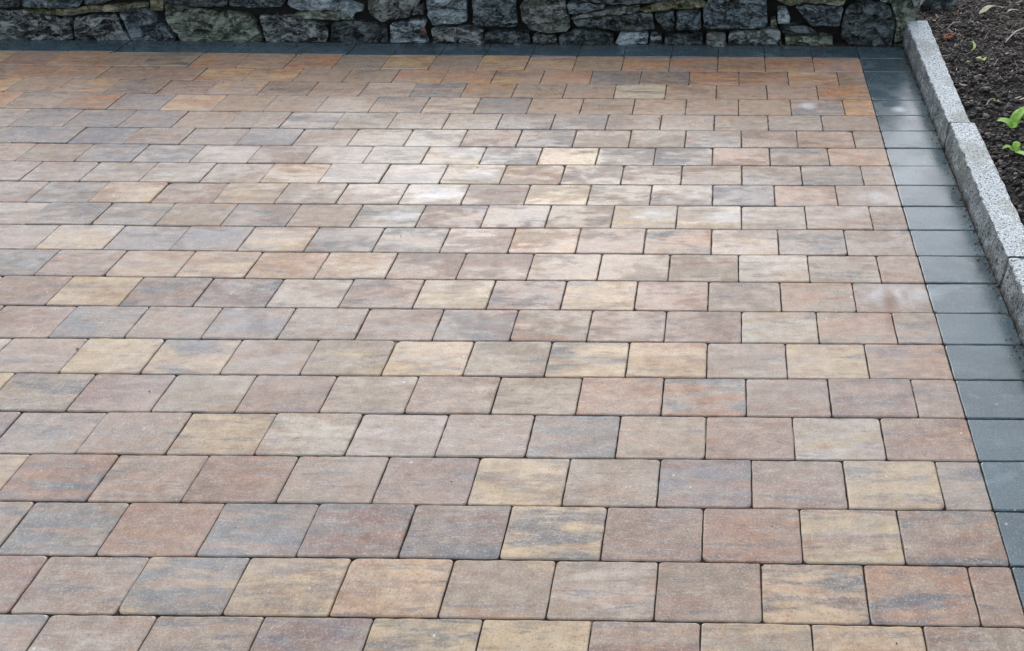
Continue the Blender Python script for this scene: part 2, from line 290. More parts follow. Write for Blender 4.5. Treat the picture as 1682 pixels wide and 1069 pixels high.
STONES=[
('d',[(-4.429,0.242),(-4.323,0.243),(-4.333,0.184),(-4.347,0.166),(-4.418,0.158),(-4.469,0.158)]),
('b',[(-4.314,0.2),(-4.273,0.243),(-3.989,0.244),(-4.0,0.191),(-4.025,0.169),(-4.08,0.158),(-4.304,0.162)]),
('d',[(-3.969,0.244),(-3.644,0.245),(-3.662,0.21),(-3.838,0.202),(-3.903,0.18),(-3.993,0.18)]),
('m',[(-4.348,0.151),(-4.179,0.152),(-3.962,0.172),(-3.659,0.189),(-3.66,0.171),(-3.827,0.144),(-3.963,0.143),(-4.118,0.123),(-4.261,0.131)]),
('v',[(-4.474,0.146),(-4.344,0.148),(-4.187,0.119),(-4.103,0.104),(-4.13,0.024),(-4.532,0.023)]),
('v',[(-4.084,0.11),(-3.971,0.124),(-3.848,0.135),(-3.841,0.05),(-3.823,0.022),(-4.115,0.022)]),
('b',[(-3.828,0.143),(-3.782,0.159),(-3.669,0.162),(-3.572,0.023),(-3.812,0.021),(-3.823,0.083)]),
('m',[(-3.63,0.245),(-3.56,0.245),(-3.59,0.154),(-3.662,0.15)]),
('g',[(-3.575,0.18),(-3.529,0.176),(-3.288,0.145),(-3.151,0.129),(-3.13,0.085),(-3.117,0.02),(-3.549,0.02),(-3.599,0.105)]),
('d',[(-3.56,0.245),(-3.238,0.246),(-3.246,0.188),(-3.268,0.17),(-3.407,0.172),(-3.579,0.192)]),
('b',[(-3.221,0.246),(-2.916,0.247),(-2.959,0.172),(-3.129,0.168),(-3.238,0.177)]),
('l',[(-2.894,0.251),(-2.682,0.251),(-2.636,0.201),(-2.551,0.174),(-2.55,0.153),(-2.596,0.144),(-2.621,0.117),(-2.673,0.111),(-2.705,0.159),(-2.865,0.149),(-2.922,0.17),(-2.937,0.194)]),
('v',[(-3.101,0.128),(-2.972,0.128),(-2.848,0.108),(-2.75,0.07),(-2.787,0.015),(-3.101,0.015)]),
('g',[(-2.938,0.129),(-2.865,0.149),(-2.724,0.154),(-2.599,0.113),(-2.741,0.109),(-2.875,0.113)]),
('d',[(-2.732,0.089),(-2.669,0.102),(-2.544,0.096),(-2.447,0.078),(-2.458,0.013),(-2.767,0.013)]),
('r',[(-2.518,0.184),(-2.515,0.248),(-2.235,0.249),(-2.255,0.191),(-2.3,0.158),(-2.318,0.126),(-2.43,0.112),(-2.468,0.096),(-2.521,0.136)]),
('d',[(-2.288,0.179),(-2.239,0.184),(-2.243,0.138),(-2.3,0.133)]),
('l',[(-2.426,0.094),(-2.247,0.113),(-2.239,0.088),(-2.261,0.055),(-2.244,0.013),(-2.445,0.013)]),
('l',[(-2.215,0.196),(-2.212,0.249),(-2.003,0.249),(-2.021,0.105),(-2.057,0.093),(-2.205,0.085),(-2.219,0.121)]),
('b',[(-1.97,0.25),(-1.752,0.25),(-1.763,0.084),(-1.868,0.077),(-1.994,0.087)]),
('v',[(-2.211,0.075),(-1.998,0.074),(-1.942,0.061),(-1.954,0.01),(-2.223,0.011)]),
('d',[(-1.939,0.046),(-1.792,0.055),(-1.71,0.049),(-1.709,0.006),(-1.945,0.01)]),
('r',[(-1.734,0.183),(-1.685,0.248),(-1.565,0.249),(-1.507,0.204),(-1.487,0.13),(-1.489,0.075),(-1.513,0.056),(-1.587,0.047),(-1.702,0.065),(-1.73,0.114)]),
('v',[(-1.687,0.034),(-1.567,0.042),(-1.567,0.003),(-1.69,0.003)]),
('d',[(-1.551,0.036),(-1.475,0.062),(-1.264,0.052),(-1.267,0.014),(-1.287,0.003),(-1.549,0.002)]),
('b',[(-1.495,0.193),(-1.384,0.198),(-1.296,0.188),(-1.303,0.173),(-1.467,0.139),(-1.489,0.146)]),
('r',[(-1.479,0.13),(-1.242,0.171),(-1.118,0.191),(-1.114,0.167),(-1.154,0.148),(-1.356,0.132),(-1.47,0.115)]),
('d',[(-1.47,0.111),(-1.356,0.128),(-1.154,0.144),(-1.053,0.15),(-1.047,0.07),(-1.148,0.063),(-1.283,0.065),(-1.372,0.077),(-1.451,0.079)]),
('d',[(-1.468,0.251),(-0.939,0.252),(-0.968,0.21),(-1.107,0.197),(-1.296,0.192),(-1.427,0.214)]),
('l',[(-1.257,0.03),(-1.227,0.052),(-1.082,0.053),(-1.094,0.008),(-1.253,0.007)]),
('v',[(-1.072,0.042),(-1.014,0.037),(-1.016,0.005),(-1.086,0.005)]),
('d',[(-1.04,0.145),(-0.944,0.161),(-0.947,0.066),(-0.99,0.058),(-1.041,0.119)]),
('b',[(-0.931,0.164),(-0.809,0.171),(-0.804,0.069),(-0.937,0.067)]),
('m',[(-1.121,0.167),(-1.026,0.197),(-0.87,0.236),(-0.778,0.204),(-0.787,0.178),(-0.94,0.172),(-1.09,0.155)]),
('d',[(-0.995,0.036),(-0.922,0.046),(-0.801,0.048),(-0.799,0.006),(-0.996,0.005)]),
('b',[(-0.796,0.176),(-0.769,0.216),(-0.735,0.253),(-0.472,0.254),(-0.463,0.097),(-0.489,0.082),(-0.613,0.074),(-0.791,0.076)]),
('r',[(-0.777,0.052),(-0.68,0.055),(-0.673,0.005),(-0.78,0.005)]),
('v',[(-0.662,0.048),(-0.59,0.062),(-0.399,0.071),(-0.383,0.006),(-0.661,0.005)]),
('l',[(-0.418,0.175),(-0.371,0.175),(-0.343,0.127),(-0.351,0.101),(-0.405,0.098)]),
('m',[(-0.444,0.12),(-0.419,0.123),(-0.409,0.082),(-0.443,0.082)]),
('d',[(-0.398,0.084),(-0.271,0.093),(-0.199,0.058),(-0.207,0.047),(-0.375,0.052)]),
('b',[(-0.323,0.183),(-0.276,0.197),(-0.074,0.184),(-0.089,0.086),(-0.238,0.094),(-0.295,0.154)]),
('g',[(-0.368,0.035),(-0.123,0.039),(-0.116,0.009),(-0.362,0.007)]),
('m',[(-0.461,0.254),(-0.055,0.255),(-0.08,0.193),(-0.266,0.206),(-0.348,0.188),(-0.404,0.212)]),
('d',[(-0.06,0.185),(-0.012,0.206),(0.089,0.212),(0.159,0.195),(0.193,0.105),(0.191,0.012),(0.077,0.009),(-0.025,0.015),(-0.078,0.042),(-0.077,0.116)]),
('g',[(0.101,0.218),(0.177,0.26),(0.299,0.26),(0.312,0.21),(0.314,0.117),(0.254,0.099),(0.259,0.025),(0.203,0.015),(0.206,0.105),(0.168,0.198)])]
CODES = """O OR OT O O T YO YO T YO T O PY O TG TO O R
BT YO OB OR GT GT OY BY OT OY TP TP YO YO RT BT OT OB
OT PO TP PT LG T TP OT GL LT PT TG TY RB BG GY TO YT
OY GL TP TP PT TB T G LG GL PL TP TP YO GT BO TP O
BO TG TO TP P GB BG PT LP LT LG TP OP GR GR GP P T
BR OB BR GO T TP GB RP LG L PL G TG BR G G GT
OY BG OB GT GL YO GB YL L LP RT LY GL GT BT O
TP TG BG TB BT TG OY YL LG LG YO TO LT TG TR R
PL OT GT LG TL TY PR L LP TL YT RB YO GB RB
TP PL TL LY YL TP GR RG LG PL GP TL TG GB PL
PT TG LY OG RT YO PR TG GT TY GT GT LY PT
PO TL LY TR TP TY RT RT YL OY YO YO RP GT
TR TO T RO YG RG YT RG TL GR RG YO RP
TG OT LY RG RP TO GR RT T GR TP GT RP
OR YG TP YO YG TR YL TY TO YG YL PT
TP RG RT GO RO T TR TL RT TL PR TG Y
RO LY RP TP GR RT TL LT YT TP TG RG
TG YG RT GR TR YT RG TP RP PT GO Y
RG YR RO RT YG GR GR GP RO GT T
RP OG YG RT TL TY YO YT GY TR RT
TR YO TY TR YO YG GR TG TL GP Y
""".strip().split('\n')
PIG = {'T': (.335, .262, .198), 'B': (.27, .185, .125), 'Y': (.55, .400, .235), 'O': (.43, .250, .155), 'R': (.300, .184, .142),
       'P': (.405, .298, .232), 'G': (.185, .185, .190), 'L': (.52, .445, .365)}

def jit(c, a, r): 
    k = 1 + r.uniform(-a, a); return tuple(max(.01, v * k * (1 + r.uniform(-.03, .03))) for v in c)

def rounded(x0, x1, y0, y1, r, rg, jitter):
    """outline of one paver top, corners worn round, edges a touch uneven; x0<x1, y0<y1 (counter-clockwise)"""
    pts = []
    cs = [(x1, y0, -90), (x1, y1, 0), (x0, y1, 90), (x0, y0, 180)]
    for i, (cx, cy, a0) in enumerate(cs):
        rr = min(r * (rg.uniform(.6, 1.5) if rg.random() > .05 else rg.uniform(1.8, 2.8)), .4 * (x1 - x0))
        ox = cx - rr * (1 if cx == x1 else -1); oy = cy - rr * (1 if cy == y1 else -1)
        for k in range(4):
            a = R(a0 + 30 * k); pts.append((ox + rr * math.cos(a), oy + rr * math.sin(a)))
        nx, ny, _ = cs[(i + 1) % 4]
        L = math.hypot(nx - cx, ny - cy); n = max(1, int(L / .022))
        for k in range(1, n):
            u = k / n; j = rg.uniform(-jitter, jitter)
            px, py = cx + (nx - cx) * u, cy + (ny - cy) * u
            if abs(px - cx) < 1e-9: px += j
            else: py += j
            if min(math.hypot(px - cx, py - cy), math.hypot(px - nx, py - ny)) > rr * 1.3: pts.append((px, py))
    return pts

class Paving:
    def __init__(s): s.v = []; s.f = []; s.a = []; s.b = []; s.s = []; s.k = []; s.e = []
    def paver(s, x0, x1, yf, ca, cb, k, seed, gap=.0031, rad=.0068, jitter=.0009, dz=.0011):
        """yf(x) -> (far y, near y)"""
        y1, y0 = yf((x0 + x1) / 2)
        rg = random.Random(int(seed * 1e6))
        g = gap / 2
        pts = rounded(x0 + g, x1 - g, y0 + g, y1 - g, rad, rg, jitter)
        cx, cy = (x0 + x1) / 2, (y0 + y1) / 2
        tx, ty, h = rg.gauss(0, .0032), rg.gauss(0, .0032), rg.gauss(0, dz); x0 += abs(rg.gauss(0, .0007)); x1 -= abs(rg.gauss(0, .0007))
        (fa, na), (fb, nb) = yf(x0), yf(x1)
        def skew(x, y):      # follow the course's own line
            u = (x - x0) / (x1 - x0); f = fa + (fb - fa) * u; n = na + (nb - na) * u
            q = (y - y0) / (y1 - y0); return n + (f - n) * q
        rings = [(-.0, -.055), (.0, -.0035), (.0012, -.0012), (.0034, 0.)]
        base = len(s.v); n = len(pts)
        for ins, z in rings:
            for px, py in pts:
                fx = 1 - ins / (.5 * (x1 - x0)); fy = 1 - ins / (.5 * (y1 - y0))
                X = cx + (px - cx) * fx; Y = cy + (py - cy) * fy
                s.v.append((X, skew(X, Y), z + h + tx * (X - cx) + ty * (Y - cy)))
                s.a.append(ca); s.b.append(cb); s.s.append(seed); s.k.append(k); s.e.append(1. if .0005 < ins < .003 else 0.)
        for r_ in range(3):
            for i in range(n):
                j = (i + 1) % n
                s.f.append((base + r_ * n + i, base + r_ * n + j, base + (r_ + 1) * n + j, base + (r_ + 1) * n + i))
        # top face: an inner grid so stains have somewhere to sit
        gx, gy = 12, 8; ring = base + 3 * n
        s.f.append(tuple(ring + i for i in range(n)))
    def build(s, name, mat, stains):
        me = bpy.data.meshes.new(name); me.from_pydata(s.v, [], s.f); me.update(); me.materials.append(mat)
        def colattr(nm, data):
            at = me.attributes.new(nm, 'FLOAT_COLOR', 'POINT'); at.data.foreach_set('color', [q for c in data for q in (*c, 1.)])
        colattr('col_a', s.a); colattr('col_b', s.b)
        for nm, data in (('seed', s.s), ('streak', s.k), ('edge', s.e)):
            at = me.attributes.new(nm, 'FLOAT', 'POINT'); at.data.foreach_set('value', data)
        o = bpy.data.objects.new(name, me); COL.objects.link(o)
        return o

pv = Paving()
def course(k):
    if k < 20: return lambda x: (poly2(YB[k], max(x, -4.9)), poly2(YB[k + 1], max(x, -4.9)))
    e = (k - 20) * .161
    return lambda x: (poly2(YB[20], max(x, -4.9)) - e, poly2(YB[20], max(x, -4.9)) - e - .161)
def edge_x(k): return .0015 + .0011 * max(0, k - 8)
for k in range(27):
    yf = course(k)
    if k < 21: js = list(JX[k])
    else:
        p = JX[k - 2 * ((k - 19) // 2)] if False else JX[19 if k % 2 else 20]; js = list(p)
    st = (js[0] - js[-1]) / (len(js) - 1)
    while js[-1] > -5.6: js.append(js[-1] - st + rnd.gauss(0, .0015))
    js = [edge_x(k)] + js
    codes = CODES[k].split() if k < 21 else []
    for i in range(len(js) - 1):
        code = codes[i] if i < len(codes) else rnd.choice('T TG TP RG RT YT YG O OT GR LT PT TR TL GT'.split())
        ca = jit(PIG[code[0]], .06, rnd)
        cb = jit(PIG[code[1]] if len(code) > 1 else PIG['T'], .06, rnd)
        if k < 4:      # rustier far courses, tint strengthened for missing sky sheen, lifted against wall shade
            ca, cb = ([max(.03, m_ + (v * w_ - m_) * 1.3) for v, w_ in zip(q, (1.06, .97, .90)) for m_ in (sum(q) / 3,)] for q in (ca, cb)); ca = [v * 1.1 for v in ca]
        pv.paver(js[i + 1], js[i], yf, ca, cb, (1. if len(code) > 1 else .35) * rnd.uniform(.85, 1.1), rnd.random())
paving = tag(pv.build('paving', M['paver'], None), 'multicoloured rectangular concrete block paving in stretcher bond, tan, red, buff and grey', 'paving', kind='structure')

bd = Paving()
BJ = [.003, -.238, -.479, -.715, -.953, -1.196, -1.431, -1.669, -1.904, -2.135, -2.379, -2.614, -2.85, -3.10, -3.345, -3.585, -3.82, -4.06, -4.30, -4.54, -4.78, -5.02, -5.26, -5.50, -5.74]
bf = lambda x: (poly2(YB[0], x) + .161 if x > -4.9 else poly2(YB[0], -4.9) + .161, poly2(YB[0], max(x, -4.9)))
for i in range(len(BJ) - 1):
    bd.paver(BJ[i + 1], BJ[i], bf, (.1, .1, .1), (.1, .1, .1), 0, rnd.random())
bd.paver(.003, .2435, lambda x: (.164, .004), (.1,) * 3, (.1,) * 3, 0, .5)
for k in range(27):
    f = course(k)
    bd.paver(edge_x(k), .2415 + edge_x(k), lambda x, f=f: (f(0)[0], f(0)[1]), (.1,) * 3, (.1,) * 3, 0, rnd.random(), gap=.0034)
border = tag(bd.build('paving_border', M['border'], None), 'single band of charcoal concrete pavers edging the block paving', 'paving border', kind='structure')

# sheets below: joint sand, then the wide ground
me = mesh_obj('bedding_sand', [(-6.2, -4.6, -.0065), (.30, -4.6, -.0065), (.30, .30, -.0065), (-6.2, .30, -.0065)], [(0, 1, 2, 3)], M['sand'])
tag(me, 'brown joint sand between and below the pavers', 'sand', kind='structure')
me = mesh_obj('ground', [(-150, -150, -.09), (150, -150, -.09), (150, 150, -.09), (-150, 150, -.09)], [(0, 1, 2, 3)], M['turf'])
tag(me, 'garden ground around the paved area', 'ground', kind='structure')

# ------------------------------------------------------------------ rubble wall
WY, BAT = .178, .10
def wall_y(x, z): return WY + BAT * z + (.006 * -x if x < 0 else 0)
def smooth_poly(p, n=2, k=.22):
    for _ in range(n):
        q = []
        for i in range(len(p)):
            a, b = Vector(p[i]), Vector(p[(i + 1) % len(p)])
            q += [a.lerp(b, k), a.lerp(b, 1 - k)]
        p = q
    return [Vector(v) for v in p]
def stone_geo(poly, seed, depth=.040, back=.12, cell=.0075, shrink=1.0, push=None):
    rg = random.Random(seed)
    P = [Vector(p) for p in poly]
    if sum(P[i].x * P[(i + 1) % len(P)].y - P[(i + 1) % len(P)].x * P[i].y for i in range(len(P))) < 0: P.reverse()
    P = smooth_poly(P, 1, .09)
    # resample the outline and roughen it
    out = []
    for i in range(len(P)):
        a, b = P[i], P[(i + 1) % len(P)]; L = (b - a).length; n = max(1, int(L / cell))
        for k in range(n):
            q = a.lerp(b, k / n)
            nx = noise.noise(Vector((q.x * 28, q.y * 28, seed * 1.7))) * .006; ny = noise.noise(Vector((q.x * 28, q.y * 28, seed * 1.7 + 40))) * .006
            out.append(Vector((q.x + nx, q.y + ny)))
    xs = [q.x for q in out]; ys = [q.y for q in out]; N = len(out)
    cx, cy = (min(xs) + max(xs)) / 2, (min(ys) + max(ys)) / 2; W, Hh = max(xs) - min(xs), max(ys) - min(ys)
    def inside(q):
        c = False; j = N - 1
        for i in range(N):
            a, b = out[i], out[j]
            if (a.y > q.y) != (b.y > q.y) and q.x < (b.x - a.x) * (q.y - a.y) / (b.y - a.y) + a.x: c = not c
            j = i
        return c
    def dist(q):
        m = 9.
        for i in range(N):
            a, b = out[i], out[(i + 1) % N]; ab = b - a; t = max(0, min(1, (q - a).dot(ab) / max(1e-12, ab.length_squared)))
            m = min(m, (q - a - ab * t).length)
        return m
    pts = list(out); ds = [0.] * N
    y = min(ys) + cell / 2; r_ = 0
    while y < max(ys):
        x = min(xs) + (cell / 2 if r_ % 2 else 0)
        while x < max(xs):
            q = Vector((x + rg.uniform(-.25, .25) * cell, y + rg.uniform(-.25, .25) * cell))
            if inside(q):
                dd = dist(q)
                if dd > cell * .45: pts.append(q); ds.append(dd)
            x += cell
        y += cell * .9; r_ += 1
    res = delaunay_2d_cdt(pts, [(i, (i + 1) % N) for i in range(N)], [list(range(N))], 1, 1e-7)
    vo, tri = res[0], res[2]
    # worn facets: lower envelope of a few tilted planes
    pl = []
    for _ in range(8):
        a = rg.uniform(0, 2 * math.pi); t = rg.uniform(.1, .95)
        pl.append((math.cos(a) * t, math.sin(a) * t, rg.uniform(.3, 1.1) * depth, rg.uniform(-.3, .3) * W, rg.uniform(-.3, .3) * Hh))
    amp = min(1., min(W, Hh) / .08)
    dmap = {}
    for i, q in enumerate(vo):
        dmap[i] = ds[i] if i < len(ds) else 0.
    vs = []
    for i, q in enumerate(vo):
        dd = dmap[i]; edge = 1 - math.exp(-dd / (.0065 * (.6 + .4 * amp)))
        hh = min(h0 - (q.x - cx - ox) * a - (q.y - cy - oy) * b for a, b, h0, ox, oy in pl)
        hh = max(-.4 * depth, min(depth * 1.15, hh)) * amp
        v3 = Vector((q.x * 13, q.y * 24, seed * 3.1))
        rough = noise.fractal(v3, .9, 2.1, 4) * .017 * amp + abs(noise.noise(Vector((q.x * 22 + q.y * 9, q.y * 60, seed)))) * -.022 * amp
        vq = Vector((q.x * 13 + q.y * 4, q.y * 25 - q.x * 3, seed * 2.3)); p0 = noise.voronoi(vq)[1][0]
        rough += (noise.cell(p0 * 9.1) * .020 + (vq.x - p0.x) * (noise.cell(p0 * 5.3 + Vector((9, 0, 0))) - .5) * .022 + (vq.y - p0.y) * (noise.cell(p0 * 6.7) - .6) * .026) * amp
        pr = edge * (.014 * amp + hh * .8) + rough * edge - .012
        if push: pr += push(q)
        vs.append(Vector((q.x, wall_y(q.x, q.y) - pr, q.y)))
    nf = len(vs); fs = [tuple(t) if True else t for t in tri]
    # face the viewer: x-z plane seen from -y
    fs = [f for f in fs]
    for i in range(N):
        q = out[i]; c = Vector((cx, cy)); qq = q.lerp(c, .06)
        vs.append(Vector((qq.x, wall_y(q.x, q.y) + back, qq.y)))
    for i in range(N):
        j = (i + 1) % N; fs.append((i, nf + i, nf + j, j))
    fs.append(tuple(nf + i for i in range(N)))
    return vs, fs
STONE_NAMES = {'d': 'dark slate stone', 'b': 'blue-grey slate stone', 'v': 'grey stone with pale veins', 'g': 'green lichen-covered stone', 'm': 'tan mossy stone', 'l': 'pale blue-grey stone', 'r': 'brownish grey stone'}
wall = empty('stone_wall', (-2.0, .36, 0))
tag(wall, 'low rubble wall of dark slate and mossy stones behind the paving', 'wall')
def wall_part(name, vs, fs, mat, smooth=True):
    off = Vector((2.0, -.36, 0))
    o = mesh_obj(name, [v + off for v in vs], fs, mat, wall, smooth=smooth)
    bm = bmesh.new(); bm.from_mesh(o.data); bmesh.ops.recalc_face_normals(bm, faces=bm.faces); bm.to_mesh(o.data); bm.free()
    return o
for i, (k, poly) in enumerate(STONES):
    poly = [(x, z if z > .03 else z - .03) for x, z in poly]      # the lowest stones run down behind the pavers
    vs, fs = stone_geo(poly, i + 1)
    o = wall_part('stone', vs, fs, M['st_' + k], smooth=False)
    o['label'] = STONE_NAMES[k]
# small packing stones wedged in the gaps
# courses above (they close the wall) and beyond the photographed stretch
vs_, fs_ = {}, {}
def add_rand(poly, seed):
    k = rnd.choice('ddbbvrlgb'); vs, fs = stone_geo(poly, seed, cell=.022)
    V = vs_.setdefault(k, []); F = fs_.setdefault(k, []); b = len(V)
    V += vs; F += [tuple(b + q for q in f) for f in fs]
z = .252; sd = 100
while z < .50:
    h = rnd.uniform(.09, .14); x = -5.9
    while x < .26:
        wd = rnd.uniform(.14, .36); x1 = min(x + wd, .30); g = .006
        if x1 - x > .06:
            j = lambda: rnd.uniform(-.012, .012)
            add_rand([(x + g, z + g + j()), (x + wd * .5, z + g + j() * .6), (x1 - g, z + g + j()), (x1 - g + j() * .5, z + h * .5), (x1 - g, z + h - g + j()), (x + wd * .5, z + h - g + j()), (x + g, z + h - g + j()), (x + g + j() * .5, z + h * .5)], sd); sd += 1
        x = x1
    z += h
for z, h in ((-.02, .085), (.07, .09), (.165, .085)):
    x = -5.9
    while x < -4.6:
        wd = rnd.uniform(.16, .3); x1 = min(x + wd, -4.545)
        add_rand([(x + .005, z), (x1 - .005, z + .004), (x1 - .004, z + h - .006), (x + .004, z + h)], sd); sd += 1; x = x1
for k in vs_:
    wall_part('upper_stonework', vs_[k], fs_[k], M['st_' + k], smooth=False)
def box(x0, x1, y0, y1, z0, z1):
    v = [(x, y, z) for z in (z0, z1) for y in (y0, y1) for x in (x0, x1)]
    return [Vector(q) for q in v], [(0, 2, 3, 1), (4, 5, 7, 6), (0, 1, 5, 4), (2, 6, 7, 3), (0, 4, 6, 2), (1, 3, 7, 5)]
vs, fs = box(-5.9, .245, WY + .062, .60, -.08, .50)
for i in range(8):
    if vs[i].z > .1 and vs[i].y < .5: vs[i].y += .065
wall_part('wall_core', vs, fs, M['core'], smooth=False)
# return face of the wall's end, above the soil
for q, (y0, y1, z0, z1) in enumerate([(.23, .42, .02, .20), (.25, .46, .205, .34), (.42, .60, .02, .19), (.46, .62, .195, .36)]):
    base, fs = stone_geo([(y0, z0), (y1, z0 + .01), (y1, z1), (y0 + .02, z1)], 300 + q, cell=.015, back=.10)
    vs = [Vector((.275 - (v.y - wall_y(v.x, v.z)), v.x, v.z)) for v in base]
    wall_part('stone', vs, fs, M['st_' + 'gdbrvg'[q]], smooth=False)['label'] = STONE_NAMES['gdbrvg'[q]]

# ------------------------------------------------------------------ granite kerb blocks
def kerb(y0, y1, w0, w1, seed, label, skx=(0, 0), drop=0., chips=1.):
    rg = random.Random(seed); n = int((y0 - y1) / .016)
    prof = []   # cross-section, from the paving side bottom up over the top and down the far side: (u across 0..1, z, roughness)
    Ht = .120 - drop
    for q in range(8): prof.append((0., -.09 + (Ht - .006 + .09) * q / 7, .0062))
    prof += [(.010, Ht - .0025, .003)]
    for q in range(7): prof.append((.04 + .92 * q / 6, Ht, .0012))
    prof += [(.990, Ht - .0025, .003)]
    for q in range(6): prof.append((1., Ht - .006 - (Ht + .084) * q / 5, .006))
    vs = []; m = len(prof)
    for i in range(n + 1):
        t = i / n; y = y0 + (y1 - y0) * t
        ins = .0012 * max(0, 1 - min(i, n - i) / .8)
        eL = noise.noise(Vector((y * 14, seed, 1.))) * .0045 + noise.noise(Vector((y * 45, seed, 2.))) * .0025
        eR = noise.noise(Vector((y * 16, seed, 7.))) * .0045 + noise.noise(Vector((y * 50, seed, 9.))) * .0028
        for j, (u, z, rr) in enumerate(prof):
            x0 = .2475 + skx[0] + (skx[1] - skx[0]) * t; wd = w0 + (w1 - w0) * t
            x = x0 + wd * u
            top = .5 + .5 * sm(.02, .11, z)
            x += (eL if u < .5 else eR) * top
            k = Vector((y * 26, z * 26 + u * 4, seed * 5.))
            nn = noise.fractal(k, .9, 2.2, 4)
            if u < .02 or u > .98: x += nn * rr * (1 if u < .5 else -1); zz = z
            else: zz = z + nn * rr
            if u < .02 and z < Ht - .01: x -= .004 * (1 - sm(-.02, .1, z))
            yy = y + (ins if t < .5 else -ins) * (-1)
            vs.append(Vector((x, yy, zz)))
    fs = []
    for i in range(n):
        for j in range(m - 1):
            a = i * m + j; fs.append((a, a + 1, a + m + 1, a + m))
    for i in (0, n): 
        f = [i * m + j for j in range(m)]; fs.append(tuple(f if i == 0 else f[::-1]))
    c = Vector((.30, (y0 + y1) / 2, 0))
    o = mesh_obj('kerb_stone', [v - c for v in vs], fs, M['granite'], loc=c)
    bm = bmesh.new(); bm.from_mesh(o.data); bmesh.ops.recalc_face_normals(bm, faces=bm.faces); bm.to_mesh(o.data); bm.free()
    return tag(o, label, 'kerb stone', 'granite kerb stones along the soil bed')
kerb(.205, -.968, .112, .090, 3, 'grey granite kerb stone that meets the end of the rubble wall', skx=(.002, -.003))
kerb(-.972, -1.938, .103, .101, 5, 'grey granite kerb stone between two others beside the leafy green seedlings', skx=(.003, .002))
kerb(-1.944, -3.1, .104, .104, 8, 'nearest grey granite kerb stone, farthest from the wall and cut off by the frame', skx=(.006, .008), drop=.003)

# sand grains, crumbs and bark specks swept on to the paving
V, F, Tn = [], [], []
def ico1():
    bm = bmesh.new(); bmesh.ops.create_icosphere(bm, subdivisions=1, radius=1.)
    v = [q.co.copy() for q in bm.verts]; f = [tuple(q.index for q in p.verts) for p in bm.faces]; bm.free(); return v, f
V1, F1 = ico1(); rg_ = random.Random(21)
for q in range(1400):
    u = rg_.random() * .88
    if u < .5: x, y = rg_.uniform(-5, .24), .165 - abs(rg_.gauss(0, .018))
    elif u < .85: x, y = .243 - abs(rg_.gauss(0, .016)), rg_.uniform(-3, .16)
    else: x, y = rg_.uniform(-4.2, .24), rg_.uniform(-3.4, .1)
    r = min(.0045, rg_.lognormvariate(-6.3, .45)); b = len(V); a = rg_.uniform(.5, 1.6)
    V += [Vector((v.x * r * a + x, v.y * r / a ** .5 + y, v.z * r * .6 + r * .3 + .001)) for v in V1]; F += [tuple(k + b for k in f) for f in F1]
    Tn += [rg_.choice((0, .05, .1, .5, .9) if u < .85 else (0, .1, .9))] * len(V1)
o = mesh_obj('grit', V, F, M['clod']); at = o.data.attributes.new('tint', 'FLOAT', 'POINT'); at.data.foreach_set('value', Tn)
tag(o, 'scattered grains of grit and soil along the wall foot and the kerb foot', 'grit', kind='stuff')

# ------------------------------------------------------------------ soil bed
def soil_z(x, y):
    b = .098 + .10 * max(0, x - .36)
    lump = noise.fractal(Vector((x * 9, y * 9, 3.)), .9, 2., 4) * .013 + abs(noise.noise(Vector((x * 34, y * 34, 8.)))) * .014 + noise.noise(Vector((x * 70, y * 70, 1.))) * .004
    e = sm(.34, .42, x)
    return b + lump * (.35 + .65 * e) - .012 * (1 - e)
X0, X1, Y0s, Y1s = .338, 2.2, -4.2, 2.4
def grid(x0, x1, y0, y1, st, zf, drop=0):
    nx, ny = int((x1 - x0) / st), int((y1 - y0) / st); vs = []; fs = []
    for j in range(ny + 1):
        for i in range(nx + 1):
            x, y = x0 + (x1 - x0) * i / nx, y0 + (y1 - y0) * j / ny; vs.append(Vector((x, y, zf(x, y))))
    for j in range(ny):
        for i in range(nx):
            a = j * (nx + 1) + i; fs.append((a, a + 1, a + nx + 2, a + nx + 1))
    return vs, fs
vs, fs = grid(.335, 1.15, -2.6, .9, .0095, soil_z)
v2, f2 = grid(1.15, 3.2, -4.2, 2.6, .05, soil_z); b = len(vs); vs += v2; fs += [tuple(q + b for q in f) for f in f2]
v2, f2 = grid(.335, 1.15, -4.2, -2.6, .03, soil_z); b = len(vs); vs += v2; fs += [tuple(q + b for q in f) for f in f2]
v2, f2 = grid(-6., 1.15, .9, 2.6, .06, lambda x, y: soil_z(max(x, .5), y) + .0), None; 
b = len(vs); vs += v2[0]; fs += [tuple(q + b for q in f) for f in v2[1]]
v2 = grid(.262, .335, .215, .9, .02, soil_z); b = len(vs); vs += v2[0]; fs += [tuple(q + b for q in f) for f in v2[1]]
soil = tag(mesh_obj('soil', vs, fs, M['soil'], smooth=False), 'bare dark crumbly soil of the planting bed beside the kerb', 'soil', kind='structure')

